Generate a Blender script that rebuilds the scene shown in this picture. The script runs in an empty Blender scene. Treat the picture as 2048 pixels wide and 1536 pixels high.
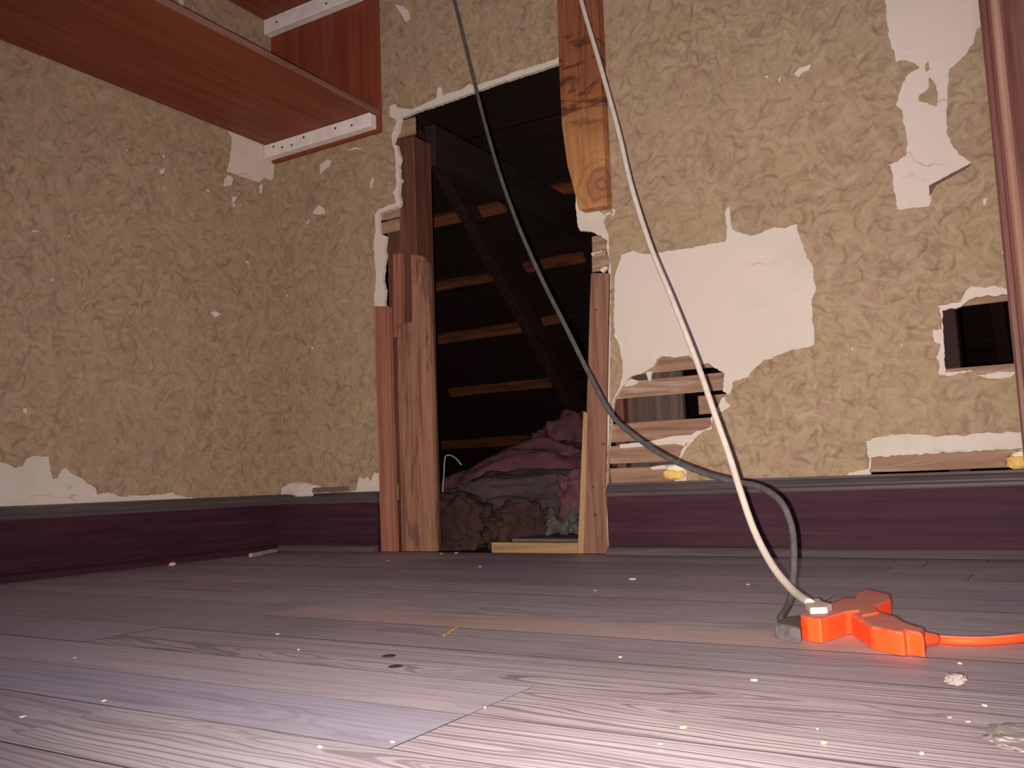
import bpy, bmesh, math, random
import numpy as np
from mathutils import Vector, Matrix, noise
from mathutils.geometry import delaunay_2d_cdt

random.seed(7)
scene = bpy.context.scene
col = scene.collection

# ------------------------------------------------------------------ camera
FPX = 1785.0                                    # focal length in pixels of the 2048 px frame
YAW, PITCH, ROLL = 0.5408, 0.10854, -0.03737
CAM = Vector((2.2367, -2.1711, 0.2))
fwd = Vector((-math.sin(YAW) * math.cos(PITCH), math.cos(YAW) * math.cos(PITCH), math.sin(PITCH)))
r0 = fwd.cross(Vector((0, 0, 1))).normalized()
u0 = r0.cross(fwd)
RIGHT = r0 * math.cos(ROLL) + u0 * math.sin(ROLL)
UP = -r0 * math.sin(ROLL) + u0 * math.cos(ROLL)
ROT = Matrix((RIGHT, UP, -fwd)).transposed()
cd = bpy.data.cameras.new('camera')
cd.sensor_width = 36.0
cd.lens = FPX / 2048 * 36
cd.clip_start = 0.01
cam = bpy.data.objects.new('camera', cd)
cam.matrix_world = Matrix.Translation(CAM) @ ROT.to_4x4()
col.objects.link(cam)
scene.camera = cam

# ------------------------------------------------------------------ world, flash, exposure
world = bpy.data.worlds.new('world')
scene.world = world
world.use_nodes = True
bg = world.node_tree.nodes['Background']
bg.inputs[0].default_value = (0.52, 0.44, 0.78, 1)
bg.inputs[1].default_value = 0.42  # even purple ambient, added as fill for the dim floor and left side
# the phone's flash, a thumb's width from its lens: the only lamp in the photograph
fl = bpy.data.lights.new('phone_flash', 'SPOT')
fl.energy = 200
fl.color = (1.0, 0.89, 0.79)
fl.spot_size = math.radians(100)
fl.spot_blend = 1.0
fl.shadow_soft_size = 0.003
flash = bpy.data.objects.new('phone_flash', fl)
flash.matrix_world = Matrix.Translation(CAM - RIGHT * 0.016 - UP * 0.012) @ (ROT @ Matrix.Rotation(math.radians(-3), 3, 'Y') @ Matrix.Rotation(math.radians(4), 3, 'X')).to_4x4()   # the beam sits a little high and right of the lens axis
col.objects.link(flash)
vs = scene.view_settings
vs.view_transform = 'Standard'
vs.look = 'None'
vs.exposure = 0.0
vs.gamma = 1.0
vs.use_curve_mapping = False


# ------------------------------------------------------------------ measuring helpers: a photograph pixel met with a known plane of the room
def ray(x, y):
    return RIGHT * ((x - 1024) / FPX) - UP * ((y - 768) / FPX) + fwd


def on(x, y, ax, v):
    d = ray(x, y)
    return CAM + d * ((v - CAM[ax]) / d[ax])


def back(x, y, v=0.0):
    return on(x, y, 1, v)


def left(x, y, v=0.0):
    return on(x, y, 0, v)


def flo(x, y, v=0.0):
    return on(x, y, 2, v)


# ------------------------------------------------------------------ materials
class NT:
    def __init__(self, name):
        self.m = bpy.data.materials.new(name)
        self.m.use_nodes = True
        self.t = self.m.node_tree
        self.b = self.t.nodes['Principled BSDF']
        self.b.inputs['Specular IOR Level'].default_value = 0.25

    def n(self, typ, **kw):
        nd = self.t.nodes.new(typ)
        for k, v in kw.items():
            if k[0] == '_':
                setattr(nd, k[1:], v)
        for k, v in kw.items():
            if k[0] != '_':
                key = int(k[1:]) if (k[0] == 'i' and k[1:].isdigit()) else k.replace('__', ' ')
                self.set(nd.inputs[key], v)
        return nd

    def set(self, sock, v):
        if isinstance(v, bpy.types.NodeSocket):
            self.t.links.new(v, sock)
        else:
            sock.default_value = v

    def math(self, op, a, b=0.0, c=0.0, clamp=False):
        nd = self.n('ShaderNodeMath', _operation=op, _use_clamp=clamp, i0=a, i1=b, i2=c)
        return nd.outputs[0]

    def vmath(self, op, a, b=(0, 0, 0)):
        return self.n('ShaderNodeVectorMath', _operation=op, i0=a, i1=b).outputs[0]

    def ramp(self, fac, stops, interp='LINEAR'):
        nd = self.n('ShaderNodeValToRGB', Fac=fac)
        cr = nd.color_ramp
        cr.interpolation = interp
        while len(cr.elements) < len(stops):
            cr.elements.new(0.5)
        for e, (p, c) in zip(cr.elements, stops):
            e.position = p
            e.color = c if len(c) == 4 else (*c, 1)
        return nd.outputs[0]

    def g(self, fac, a, b):                     # smooth 0..1 step from a to b
        nd = self.n('ShaderNodeMapRange', _interpolation_type='SMOOTHSTEP', Value=fac)
        nd.inputs['From Min'].default_value = a
        nd.inputs['From Max'].default_value = b
        return nd.outputs[0]

    def mix(self, fac, a, b, mode='MIX'):
        nd = self.n('ShaderNodeMix', _data_type='RGBA', _blend_type=mode)
        self.set(nd.inputs[0], fac)
        self.set(nd.inputs[6], a if isinstance(a, bpy.types.NodeSocket) else (*a, 1))
        self.set(nd.inputs[7], b if isinstance(b, bpy.types.NodeSocket) else (*b, 1))
        return nd.outputs[2]

    def noise(self, vec, scale, detail=3, rough=0.55, dist=0.0):
        nd = self.n('ShaderNodeTexNoise', Vector=vec, Scale=scale, Detail=detail, Roughness=rough, Distortion=dist)
        return nd.outputs['Fac']

    def coords(self, scale=(1, 1, 1), loc=(0, 0, 0)):
        tc = self.n('ShaderNodeTexCoord').outputs['Object']
        return self.n('ShaderNodeMapping', Vector=tc, Scale=scale, Location=loc).outputs[0]

    def bump(self, h, strength=0.3, dist=0.002):
        nd = self.n('ShaderNodeBump', Height=h, Strength=strength, Distance=dist)
        self.t.links.new(nd.outputs[0], self.b.inputs['Normal'])

    def done(self, color, rough=0.8):
        self.set(self.b.inputs['Base Color'], color if isinstance(color, bpy.types.NodeSocket) else (*color, 1))
        self.set(self.b.inputs['Roughness'], rough)
        return self.m


def plain(name, c, rough=0.7, var=0.25, scale=40.0, bump=0.2):
    N = NT(name)
    v = N.coords()
    f = N.noise(v, scale, 4)
    dk = tuple(x * (1 - var) for x in c)
    lt = tuple(min(1, x * (1 + var * 0.6)) for x in c)
    if bump:
        N.bump(f, bump, 0.002)
    return N.done(N.ramp(f, [(0.3, dk), (0.7, lt)]), rough)


def wood(name, dark, mid, light, axis=2, gs=1.0, rough=0.75, blotch=0.5, stain=None):
    """weathered timber, grain along the given world axis"""
    N = NT(name)
    s = [55 * gs] * 3
    s[axis] = 2.2 * gs
    v = N.coords(tuple(s))
    w = N.coords((1, 1, 1))
    g1 = N.noise(v, 1.0, 5, 0.65, 0.4)
    s2 = [16.0] * 3
    s2[axis] = 2.6
    g2 = N.noise(N.coords(tuple(s2)), 1.0, 4, 0.6, 0.6)
    c = N.ramp(g1, [(0.25, dark), (0.5, mid), (0.78, light)])
    c = N.mix(N.math('MULTIPLY', N.g(g2, 0.5, 0.72), blotch), c, dark)
    if stain:
        s3 = [30.0] * 3
        s3[axis] = 5.0
        g3 = N.noise(N.coords(tuple(s3), (3.1, 1.7, 2.3)), 1.0, 4, 0.65, 1.0)
        c = N.mix(N.math('MULTIPLY', N.g(g3, 0.52, 0.64), 0.65), c, stain)
    N.bump(g1, 0.35, 0.002)
    return N.done(c, rough)


def wallpaper_mat(name, plane):
    """faded scrolling leaf paper; plane 'XZ' or 'YZ' only tells which way the wall runs"""
    N = NT(name)
    v = N.coords()
    warp = N.n('ShaderNodeTexNoise', Vector=v, Scale=9.0, Detail=2.0)
    wv = N.vmath('SUBTRACT', warp.outputs['Color'], (0.5, 0.5, 0.5))
    wv = N.n('ShaderNodeVectorMath', _operation='SCALE', i0=wv)
    wv.inputs['Scale'].default_value = 0.16
    p = N.vmath('ADD', v, wv.outputs[0])
    # leaf strokes: curled thin bands out of distorted rings
    vor = N.n('ShaderNodeTexVoronoi', _feature='F1', Vector=p, Scale=8.5)
    band = N.math('SINE', N.math('MULTIPLY', vor.outputs['Distance'], 19.0))
    strokes = N.g(band, 0.45, 0.95)
    brk = N.g(N.noise(v, 26.0, 3, 0.6, 1.2), 0.46, 0.66)
    strokes = N.math('MULTIPLY', strokes, brk)
    fine = N.noise(p, 46.0, 4, 0.62, 1.8)
    leaf = N.noise(p, 17.0, 3, 0.6, 2.2)
    tone = N.noise(v, 3.2, 3, 0.55)
    c = N.ramp(leaf, [(0.3, (0.27, 0.185, 0.12)), (0.48, (0.36, 0.255, 0.16)), (0.62, (0.40, 0.295, 0.185)), (0.8, (0.45, 0.35, 0.24))])
    olive = N.g(N.noise(p, 6.5, 3, 0.55, 1.0), 0.5, 0.68)
    c = N.mix(N.math('MULTIPLY', olive, 0.4), c, (0.35, 0.265, 0.115))
    rose = N.g(N.noise(N.vmath('ADD', p, (7.3, 2.1, 4.4)), 7.5, 3, 0.55, 1.0), 0.52, 0.7)
    c = N.mix(N.math('MULTIPLY', rose, 0.45), c, (0.36, 0.22, 0.17))
    c = N.mix(N.math('MULTIPLY', strokes, 0.4), c, (0.19, 0.12, 0.075))
    sp = N.n('ShaderNodeSeparateXYZ', Vector=v)
    flat = N.n('ShaderNodeCombineXYZ', X=sp.outputs[0 if plane == 'XZ' else 1], Y=sp.outputs[2]).outputs[0]

    def leaves(scale, length, width, curve, off):
        q = N.vmath('ADD', flat, (off, off * 0.7, 0.0))
        vo = N.n('ShaderNodeTexVoronoi', _feature='F1', _voronoi_dimensions='2D', Vector=q, Scale=scale)
        d = N.vmath('SUBTRACT', q, vo.outputs['Position'])
        rnd_ = N.n('ShaderNodeSeparateXYZ', Vector=vo.outputs['Color'])
        ang = N.math('ADD', N.math('MULTIPLY', N.noise(vo.outputs['Position'], 5.0, 1, 0.5), 24.0), N.math('MULTIPLY', rnd_.outputs[0], 1.6))
        rot = N.n('ShaderNodeVectorRotate', _rotation_type='Z_AXIS', Vector=d, Angle=ang)
        sd = N.n('ShaderNodeSeparateXYZ', Vector=rot.outputs[0])
        wob = N.math('MULTIPLY', N.math('SUBTRACT', N.noise(flat, 55.0, 2), 0.5), 0.010)
        y = N.math('ABSOLUTE', N.math('ADD', N.math('ADD', sd.outputs[1], wob), N.math('MULTIPLY', N.math('POWER', sd.outputs[0], 2.0), curve)))
        ln = N.g(N.math('ABSOLUTE', sd.outputs[0]), length, length * 0.35)
        wd = N.g(y, width, width * 0.25)
        return N.math('MULTIPLY', N.math('MULTIPLY', ln, wd), N.g(rnd_.outputs[1], 0.15, 0.75))
    c = N.mix(N.math('MULTIPLY', leaves(17.0, 0.030, 0.0060, 16.0, 0.0), 0.5), c, (0.165, 0.095, 0.06))
    c = N.mix(N.math('MULTIPLY', leaves(24.0, 0.022, 0.0050, -22.0, 3.3), 0.42), c, (0.18, 0.105, 0.065))
    c = N.mix(N.math('MULTIPLY', leaves(15.0, 0.034, 0.0090, 12.0, 7.7), 0.40), c, (0.47, 0.365, 0.215))
    c = N.mix(N.math('MULTIPLY', leaves(30.0, 0.016, 0.0045, 25.0, 11.1), 0.35), c, (0.20, 0.125, 0.07))
    c = N.mix(N.math('MULTIPLY', N.g(fine, 0.54, 0.70), 0.36), c, (0.20, 0.13, 0.085))
    c = N.mix(N.math('MULTIPLY', N.g(fine, 0.42, 0.3), 0.22), c, (0.48, 0.375, 0.25))
    c = N.mix(N.math('MULTIPLY', N.g(tone, 0.4, 0.68), 0.25), c, (0.40, 0.31, 0.19))
    flecks = N.g(N.noise(v, 60.0, 2, 0.5), 0.76, 0.79)
    c = N.mix(flecks, c, (0.7, 0.6, 0.5))
    N.bump(N.math('ADD', fine, leaf), 0.25, 0.0015)
    return N.done(c, 0.82)


def plaster_mat():
    N = NT('old_plaster')
    v = N.coords()
    a = N.noise(v, 5.0, 4, 0.6)
    b = N.noise(v, 2.3, 2, 0.5)
    st = N.noise(N.coords((3, 3, 22)), 2.0, 3, 0.6, 0.3)
    c = N.ramp(a, [(0.3, (0.53, 0.49, 0.40)), (0.5, (0.63, 0.56, 0.47)), (0.7, (0.66, 0.58, 0.51))])
    c = N.mix(N.g(b, 0.4, 0.62), c, (0.66, 0.56, 0.49))
    c = N.mix(N.math('MULTIPLY', N.g(st, 0.55, 0.75), 0.3), c, (0.52, 0.46, 0.36))
    # hair cracks
    wp = N.n('ShaderNodeTexNoise', Vector=v, Scale=7.0, Detail=3.0)
    q = N.vmath('ADD', N.coords((2.2, 2.2, 5.2)), N.vmath('MULTIPLY', wp.outputs['Color'], (0.8, 0.8, 0.8)))
    vo = N.n('ShaderNodeTexVoronoi', _feature='DISTANCE_TO_EDGE', Vector=q, Scale=0.8)
    cr = N.g(vo.outputs['Distance'], 0.006, 0.0015)
    cr = N.math('MULTIPLY', cr, N.g(N.noise(v, 4.0, 2), 0.5, 0.6))
    c = N.mix(N.math('MULTIPLY', cr, 0.6), c, (0.30, 0.26, 0.22))
    N.bump(a, 0.25, 0.002)
    return N.done(c, 0.9)


def floor_mat():
    """pine boards with the finish worn off; Object Info colour is each board's own tone, alpha its figure"""
    N = NT('worn_pine')
    oi = N.n('ShaderNodeObjectInfo')
    tc = N.n('ShaderNodeTexCoord').outputs['Object']
    off = N.n('ShaderNodeCombineXYZ', X=N.math('MULTIPLY', oi.outputs['Random'], 37.0), Y=N.math('MULTIPLY', oi.outputs['Random'], 0.05), Z=N.math('MULTIPLY', oi.outputs['Random'], 11.0))
    v = N.vmath('ADD', tc, off.outputs[0])
    sep = N.n('ShaderNodeSeparateXYZ', Vector=v)
    slow = N.noise(N.vmath('MULTIPLY', v, (1.6, 7.0, 1.0)), 1.0, 3, 0.5)
    fine = N.noise(N.vmath('MULTIPLY', v, (5.0, 130.0, 30.0)), 1.0, 4, 0.6)
    med = N.noise(N.vmath('MULTIPLY', v, (3.0, 28.0, 10.0)), 1.0, 4, 0.6, 0.3)
    # growth rings cut lengthwise: flames on flat sawn boards
    zz = N.math('ADD', N.math('MULTIPLY', slow, 0.16), -0.05)
    rad = N.math('SQRT', N.math('ADD', N.math('POWER', N.math('ADD', N.n('ShaderNodeSeparateXYZ', Vector=tc).outputs[1], N.math('MULTIPLY', N.math('SUBTRACT', oi.outputs['Random'], 0.5), 0.09)), 2.0), N.math('POWER', zz, 2.0)))
    ph = N.math('ADD', N.math('MULTIPLY', rad, 175.0), N.math('ADD', N.math('MULTIPLY', med, 1.3), N.math('MULTIPLY', oi.outputs['Random'], 50.0)))
    rn1 = N.n('ShaderNodeTexNoise', _noise_dimensions='1D', W=ph, Scale=1.0, Detail=2.0, Roughness=0.6)
    rings = N.g(rn1.outputs['Fac'], 0.46, 0.62)
    blot = N.noise(N.vmath('MULTIPLY', v, (4.0, 9.0, 9.0)), 1.0, 4, 0.6)
    base = oi.outputs['Color']
    c = N.mix(N.math('MULTIPLY', N.g(fine, 0.4, 0.7), 0.35), base, N.mix(1.0, base, (0.62, 0.58, 0.62), 'MULTIPLY'))
    ringf = N.math('MULTIPLY', rings, oi.outputs['Alpha'])
    c = N.mix(ringf, c, N.mix(1.0, base, (0.36, 0.30, 0.33), 'MULTIPLY'))
    c = N.mix(N.math('MULTIPLY', N.g(med, 0.52, 0.75), 0.45), c, N.mix(1.0, base, (0.45, 0.38, 0.42), 'MULTIPLY'))
    c = N.mix(N.math('MULTIPLY', N.g(blot, 0.55, 0.75), 0.4), c, (0.40, 0.30, 0.26))
    wc = N.n('ShaderNodeNewGeometry').outputs['Position']
    dirt = N.noise(wc, 3.0, 4, 0.6)
    c = N.mix(N.math('MULTIPLY', N.g(dirt, 0.48, 0.72), 0.35), c, (0.17, 0.135, 0.14))
    dust = N.g(N.noise(wc, 95.0, 2, 0.5), 0.74, 0.79)
    c = N.mix(N.math('MULTIPLY', dust, 0.15), c, (0.6, 0.52, 0.46))
    N.bump(N.math('ADD', fine, N.math('MULTIPLY', ringf, 0.6)), 0.3, 0.0015)
    N.b.inputs['Specular IOR Level'].default_value = 0.5
    return N.done(c, 0.55)


def dusty_orange():
    N = NT('orange_vinyl')
    geo = N.n('ShaderNodeNewGeometry')
    nz = N.n('ShaderNodeSeparateXYZ', Vector=geo.outputs['Normal']).outputs[2]
    d = N.noise(geo.outputs['Position'], 60.0, 4, 0.6)
    f = N.math('MULTIPLY', N.g(nz, 0.55, 0.95), N.g(d, 0.25, 0.6))     # dust settles on top
    c = N.mix(N.math('MULTIPLY', f, 0.8), (0.88, 0.075, 0.016), (0.44, 0.25, 0.21))
    return N.done(c, 0.55)


def insul_mat(name, c1, c2, c3):
    N = NT(name)
    v = N.coords()
    a = N.noise(v, 6.0, 5, 0.7)
    b = N.noise(v, 30.0, 4, 0.7)
    c = N.ramp(a, [(0.3, c1), (0.5, c2), (0.7, c3)])
    c = N.mix(N.math('MULTIPLY', N.g(b, 0.5, 0.7), 0.4), c, tuple(x * 0.5 for x in c2))
    N.bump(N.math('ADD', a, b), 0.5, 0.008)
    return N.done(c, 0.95)


M_PAPER_B = wallpaper_mat('leaf_wallpaper', 'XZ')
M_PAPER_L = wallpaper_mat('leaf_wallpaper_side', 'YZ')
M_PLASTER = plaster_mat()
M_LATH = wood('lath_wood', (0.16, 0.085, 0.053), (0.30, 0.175, 0.115), (0.40, 0.26, 0.18), axis=0, blotch=0.4, stain=(0.42, 0.32, 0.26))
M_STUD = wood('old_stud', (0.055, 0.018, 0.012), (0.12, 0.043, 0.026), (0.20, 0.085, 0.05), axis=2, blotch=0.6)
M_JAMB = wood('jamb_board_wood', (0.13, 0.055, 0.035), (0.29, 0.14, 0.085), (0.42, 0.24, 0.155), axis=2, blotch=0.55, stain=(0.09, 0.035, 0.03))
M_STRIP = wood('red_brown_strip_wood', (0.17, 0.06, 0.038), (0.30, 0.12, 0.075), (0.38, 0.18, 0.115), axis=2, blotch=0.3)
M_POST = wood('post_wood', (0.11, 0.05, 0.034), (0.235, 0.115, 0.075), (0.33, 0.18, 0.115), axis=2, blotch=0.5)
M_TAN = wood('tan_wood', (0.22, 0.12, 0.06), (0.38, 0.22, 0.11), (0.48, 0.30, 0.16), axis=2, blotch=0.2)
M_TANX = wood('tan_joist_wood', (0.25, 0.14, 0.07), (0.42, 0.25, 0.12), (0.50, 0.32, 0.16), axis=0, blotch=0.2)
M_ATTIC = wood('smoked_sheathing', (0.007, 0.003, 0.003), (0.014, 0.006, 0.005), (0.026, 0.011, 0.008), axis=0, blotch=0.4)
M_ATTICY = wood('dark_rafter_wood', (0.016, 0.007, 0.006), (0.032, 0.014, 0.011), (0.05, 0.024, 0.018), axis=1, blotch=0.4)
M_BATTEN = wood('orange_batten_wood', (0.045, 0.014, 0.008), (0.16, 0.052, 0.024), (0.30, 0.11, 0.045), axis=0, blotch=0.85)
M_BASE = wood('plum_brown_paint', (0.026, 0.008, 0.015), (0.046, 0.014, 0.025), (0.075, 0.027, 0.038), axis=0, rough=0.7, blotch=0.5)
M_BASEL = wood('plum_brown_paint_side', (0.026, 0.008, 0.015), (0.046, 0.014, 0.025), (0.075, 0.027, 0.038), axis=1, rough=0.5, blotch=0.5)
M_CAP = wood('worn_dark_cap_paint', (0.05, 0.035, 0.04), (0.085, 0.065, 0.065), (0.14, 0.11, 0.105), axis=0, rough=0.5, blotch=0.5)
M_CAPL = wood('worn_dark_cap_paint_side', (0.05, 0.035, 0.04), (0.085, 0.065, 0.065), (0.14, 0.11, 0.105), axis=1, rough=0.5, blotch=0.5)
M_CASING = wood('varnished_casing', (0.11, 0.035, 0.028), (0.21, 0.085, 0.065), (0.32, 0.16, 0.125), axis=2, gs=0.7, rough=0.45, blotch=0.5)
M_CASEEDGE = wood('worn_casing_bead', (0.24, 0.10, 0.065), (0.42, 0.22, 0.15), (0.55, 0.34, 0.24), axis=2, gs=0.7, rough=0.5, blotch=0.5)
M_PLY = wood('red_brown_plywood', (0.13, 0.025, 0.012), (0.215, 0.052, 0.024), (0.28, 0.085, 0.04), axis=1, gs=0.6, rough=0.55, blotch=0.25)
M_PLYV = wood('red_brown_plywood_upright', (0.13, 0.025, 0.012), (0.21, 0.047, 0.022), (0.26, 0.072, 0.034), axis=2, gs=0.6, rough=0.6, blotch=0.25)
M_PLYEDGE = wood('plywood_edge', (0.14, 0.055, 0.035), (0.22, 0.10, 0.065), (0.28, 0.15, 0.10), axis=1, gs=1.2, blotch=0.3)
M_CLEAT = plain('chalky_white_paint', (0.80, 0.73, 0.69), 0.6, 0.12, 30)
M_NAIL = plain('rusty_nail', (0.10, 0.06, 0.05), 0.6, 0.3)
M_FLOOR = floor_mat()
M_SUB = plain('dark_subfloor', (0.02, 0.015, 0.015), 0.95, 0.3)
M_CEIL = plain('ceiling_plaster', (0.55, 0.47, 0.38), 0.9, 0.15, 6)
M_ORANGE = dusty_orange()
M_DARKSLOT = plain('socket_slot', (0.02, 0.01, 0.01), 0.7, 0.1)
M_BLACKCORD = plain('grey_black_rubber', (0.095, 0.088, 0.086), 0.32, 0.3, 60, 0.05)
M_BLACKPLUG = plain('dusty_black_plug', (0.11, 0.095, 0.095), 0.7, 0.35, 80)
M_WHITECORD = plain('off_white_vinyl', (0.58, 0.505, 0.43), 0.5, 0.12, 70, 0.05)
M_INS_PINK = insul_mat('pink_fibreglass', (0.10, 0.037, 0.046), (0.165, 0.064, 0.076), (0.22, 0.098, 0.108))
M_INS_GREY = insul_mat('grey_kraft_facing', (0.055, 0.038, 0.040), (0.09, 0.064, 0.064), (0.12, 0.082, 0.078))
M_INS_RED = insul_mat('rust_fibreglass', (0.035, 0.017, 0.015), (0.065, 0.033, 0.028), (0.10, 0.055, 0.045))
M_FOILP = plain('crumpled_white_paper', (0.22, 0.20, 0.18), 0.7, 0.4, 25)
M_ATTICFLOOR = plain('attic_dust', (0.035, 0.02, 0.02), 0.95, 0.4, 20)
M_CHIP = plain('plaster_crumb', (0.46, 0.41, 0.37), 0.9, 0.15)
M_CHIPY = plain('yellow_paint_flake', (0.75, 0.55, 0.22), 0.8, 0.15)
M_CHIPP = plain('pink_plaster_crumb', (0.55, 0.36, 0.32), 0.9, 0.2)
M_FLUFF = plain('dust_fluff', (0.27, 0.225, 0.21), 0.95, 0.3)
M_FOAM = plain('yellow_foam', (0.85, 0.55, 0.16), 0.85, 0.2, 60)
M_FOAMW = plain('pale_foam_skin', (0.85, 0.76, 0.60), 0.8, 0.1, 60)
M_DENT = plain('nail_dent', (0.03, 0.022, 0.025), 0.9, 0.2)
M_SPLINT = plain('grey_wood_scrap', (0.16, 0.11, 0.10), 0.85, 0.35)


# ------------------------------------------------------------------ mesh helpers
def mk(name, me, mat, parent=None):
    o = bpy.data.objects.new(name, me)
    for m in (mat if isinstance(mat, (list, tuple)) else [mat]):
        me.materials.append(m)
    col.objects.link(o)
    if parent:
        o.parent = parent
        o.matrix_parent_inverse = parent.matrix_world.inverted() if parent.type != 'EMPTY' else Matrix.Translation(-parent.location)
    return o


def bm_obj(name, bm, mat, parent=None, smooth=False):
    bmesh.ops.recalc_face_normals(bm, faces=bm.faces)
    me = bpy.data.meshes.new(name)
    bm.to_mesh(me)
    bm.free()
    if smooth:
        for p in me.polygons:
            p.use_smooth = True
    return mk(name, me, mat, parent)


def tag(o, label=None, cat=None, group=None, kind=None):
    if label: o['label'] = label
    if cat: o['category'] = cat
    if group: o['group'] = group
    if kind: o['kind'] = kind
    return o


def empty(name, loc):
    o = bpy.data.objects.new(name, None)
    o.location = loc
    o.empty_display_size = 0.05
    col.objects.link(o)
    return o


def prism(front, off, bev=0.0015, rough=0.0, cuts=0, seed=0):
    """solid between a front outline and the same outline moved by off"""
    bm = bmesh.new()
    off = Vector(off)
    a = [bm.verts.new(Vector(p)) for p in front]
    b = [bm.verts.new(Vector(p) + off) for p in front]
    n = len(a)
    bm.faces.new(a)
    bm.faces.new(b[::-1])
    for i in range(n):
        bm.faces.new((a[i], b[i], b[(i + 1) % n], a[(i + 1) % n]))
    bmesh.ops.recalc_face_normals(bm, faces=bm.faces)
    if cuts:
        bmesh.ops.subdivide_edges(bm, edges=bm.edges[:], cuts=cuts, use_grid_fill=True)
    if rough:
        for v in bm.verts:
            v.co += noise.noise_vector(v.co * 9 + Vector((seed, seed, seed))) * rough
    if bev:
        try:
            es = [e for e in bm.edges if e.is_manifold and e.calc_face_angle(0) > 0.5]
            bmesh.ops.bevel(bm, geom=es, offset=bev, segments=1, affect='EDGES')
        except Exception:
            pass
    return bm


def box(lo, hi, bev=0.0015, **k):
    x0, y0, z0 = lo
    x1, y1, z1 = hi
    return prism([(x0, y0, z0), (x1, y0, z0), (x1, y0, z1), (x0, y0, z1)], (0, y1 - y0, 0), bev, **k)


def tube(pts, r, seg=10, sub=8, rend=None):
    """round cable through the points (Catmull-Rom)"""
    P = [Vector(p) for p in pts]
    P = [P[0] * 2 - P[1]] + P + [P[-1] * 2 - P[-2]]
    path = []
    for i in range(1, len(P) - 2):
        for k in range(sub):
            t = k / sub
            a, b, c, d = P[i - 1:i + 3]
            path.append(0.5 * ((2 * b) + (c - a) * t + (2 * a - 5 * b + 4 * c - d) * t * t + (3 * b - a - 3 * c + d) * t ** 3))
    path.append(P[-2])
    bm = bmesh.new()
    prev = None
    nrm = Vector((0.31, 0.2, 0.93))
    rings = []
    for i, p in enumerate(path):
        tdir = (path[min(i + 1, len(path) - 1)] - path[max(i - 1, 0)]).normalized()
        nrm = (nrm - tdir * nrm.dot(tdir)).normalized()
        bi = tdir.cross(nrm)
        rr = r if rend is None else r + (rend - r) * i / (len(path) - 1)
        rings.append([bm.verts.new(p + (nrm * math.cos(2 * math.pi * k / seg) + bi * math.sin(2 * math.pi * k / seg)) * rr) for k in range(seg)])
    for a, b in zip(rings, rings[1:]):
        for k in range(seg):
            bm.faces.new((a[k], a[(k + 1) % seg], b[(k + 1) % seg], b[k]))
    bm.faces.new(rings[0][::-1])
    bm.faces.new(rings[-1])
    return bm


def blob(c, size, amp=0.2, freq=2.5, sub=3, seed=0, flat=None, rot=0.0, tilt=0.0):
    """lumpy rounded mass"""
    bm = bmesh.new()
    bmesh.ops.create_icosphere(bm, subdivisions=sub, radius=1.0)
    R = Matrix.Rotation(rot, 3, 'Z')
    for v in bm.verts:
        d = v.co.normalized()
        # squarish cross-section like a folded batt
        q = Vector([math.copysign(abs(k) ** 0.75, k) for k in d])
        f = 1 + amp * noise.fractal(d * freq + Vector((seed * 3.1, seed, -seed)), 1.0, 2.0, 4)
        p = Vector((q.x * size[0] * f, q.y * size[1] * f, q.z * size[2] * f))
        p.z += tilt * min(0.0, p.x)
        v.co = Vector(c) + R @ p
        if flat is not None and v.co.z < flat:
            v.co.z = flat
    return bm


def jag(loop, step=0.007, amp=0.0016, seed=0):
    out = []
    n = len(loop)
    rnd = random.Random(seed)
    for i in range(n):
        a, b = Vector(loop[i]), Vector(loop[(i + 1) % n])
        L = (b - a).length
        k = max(1, int(L / step))
        nr = Vector((-(b - a).y, (b - a).x)).normalized() if L > 1e-6 else Vector((0, 0))
        for j in range(k):
            t = j / k
            p = a.lerp(b, t)
            w = noise.noise(Vector((p.x * 60, p.y * 60, seed))) * amp * 1.6 + rnd.uniform(-amp, amp) * 0.8
            out.append(p + nr * w)
    return out


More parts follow.
